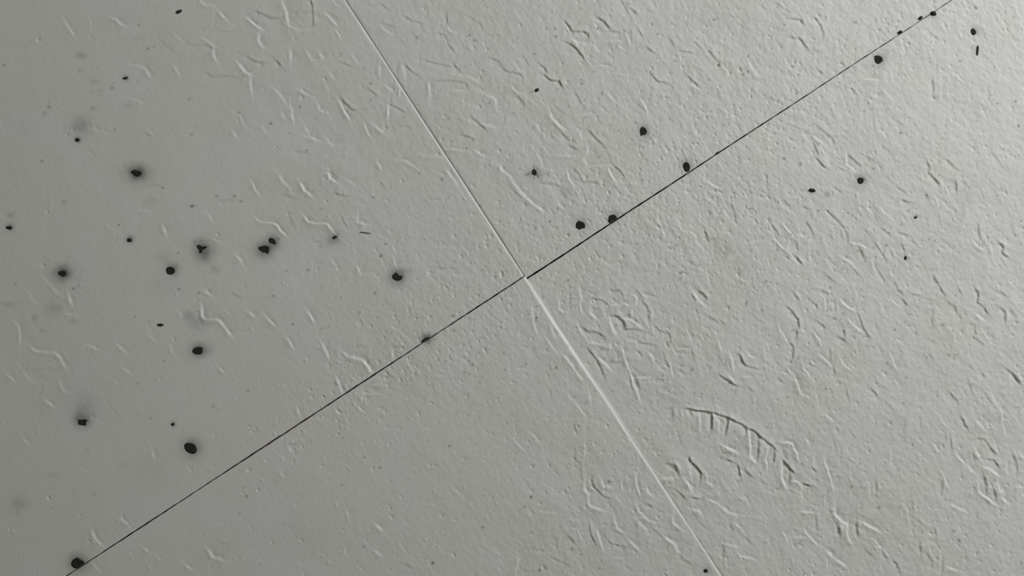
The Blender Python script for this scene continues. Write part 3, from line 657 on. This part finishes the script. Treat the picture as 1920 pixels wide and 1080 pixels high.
crumb('dirt_crumb', 336, 22.5, 6.4, 3.1, 2.6, -.35, crumb_mat, 'A', 'dark slanted crumb near the top edge of the smooth left sheet', 'crumb', G, seed=3)
crumb('dirt_crumb', 302, 609.3, 6.4, 2.6, 2.4, .05, brown_mat, 'A', 'flat brown crumb above the single oval black spot on the left sheet', 'crumb', G, seed=4)
crumb('dirt_crumb', 1006.5, 168.8, 4.2, 2.7, 2.6, -.5, crumb_mat, 'B', 'tiny pointed black crumb among zigzag treads on the upper sheet', 'crumb', G, seed=5)
crumb('dirt_crumb', 1522.5, 356.8, 6.2, 3.5, 2.8, .1, crumb_mat, 'C', 'small lumpy black crumb beside a brownish smudge on the right sheet', 'crumb', G, seed=6)
crumb('dirt_crumb', 1687.3, 60.2, 5.0, 3.0, 2.8, -.58, crumb_mat, 'B', 'small dark crumb at the joint, lowest of three near the upper right corner', 'crumb', GS, seed=7)
crumb('dirt_crumb', 1725.6, 34.0, 4.6, 3.0, 2.6, -.6, crumb_mat, 'B', 'small dark crumb at the joint, middle of three near the upper right corner', 'crumb', GS, seed=8)
crumb('dirt_crumb', 1750.2, 25.5, 5.8, 4.6, 3.2, .3, crumb_mat, 'C', 'largest of three dark crumbs at the joint, just below it at upper right', 'crumb', GS, seed=9)
crumb('dirt_crumb', 1345.5, 286.6, 4.0, 2.0, 2.6, -.6, crumb_mat, 'B', 'tiny dark crumb on the joint right of the tall black spot', 'crumb', GS, seed=10)
crumb('dirt_crumb', 346, 936.5, 9.0, 1.7, 2.2, -.58, crumb_mat, 'A', 'thin dark crumb along the joint below the single oval black spot', 'crumb', GS, seed=11)

def strand(name, pts, rad, mat, label, category, seg=6):
    """a fibre: tapered tube through points given in photo pixels"""
    verts, faces = [], []
    n = len(pts)
    b0 = pts[0]
    base = np.array(W(*b0))
    for k, p in enumerate(pts):
        a = np.array(pts[max(k - 1, 0)][:2]); b = np.array(pts[min(k + 1, n - 1)][:2])
        d = (b - a) / (np.hypot(*(b - a)) + 1e-9)
        nn = np.array([-d[1], d[0]])
        rr = rad * (.55 if k in (0, n - 1) else 1.0)
        for i in range(seg):
            t = 2 * math.pi * i / seg
            off = nn * rr * math.cos(t)
            verts.append(tuple(np.array(W(p[0] + off[0], p[1] + off[1], p[2] + rr * math.sin(t))) - base))
    for k in range(n - 1):
        for i in range(seg):
            j = (i + 1) % seg
            faces.append((k * seg + i, k * seg + j, (k + 1) * seg + j, (k + 1) * seg + i))
    faces.append(tuple(range(seg))[::-1]); faces.append(tuple((n - 1) * seg + i for i in range(seg)))
    o = link_mesh(name, verts, faces, mat)
    o.location = tuple(base)
    o['label'] = label
    o['category'] = category
    return o
def on(key, pts, lift):
    return [(x, y, top_z(key, x, y) + lift) for x, y in pts]
strand('fibre', on('A', [(675.5, 435.4), (680, 435.6), (685, 436.2), (690, 437), (696, 437.6)], .7), .85, fibre_mat,
       'short straight olive brown fibre lying on the left sheet', 'fibre')
strand('fibre', on('C', [(1833.4, 85.5), (1833.8, 90), (1833.2, 95), (1832.6, 99), (1832.8, 103.5)], 1.2), 1.35, rust_mat,
       'short upright brown fibre below the black spot in the upper right corner', 'fibre')
tp = []
for k in range(15):
    u = -602 + k * 12.5
    v = -2.75 + .5 * math.sin(k * 1.3)
    x, y = O[0] + u * U[0] + v * V[0], O[1] + u * U[1] + v * V[1]
    tp.append((x, y, -.5 + (.9 if k in (0, 1, 2) else 0) - .3 * math.cos(k)))
strand('thread', tp, 1.1, red_mat, 'dark red thread caught in the long joint at lower left', 'thread')
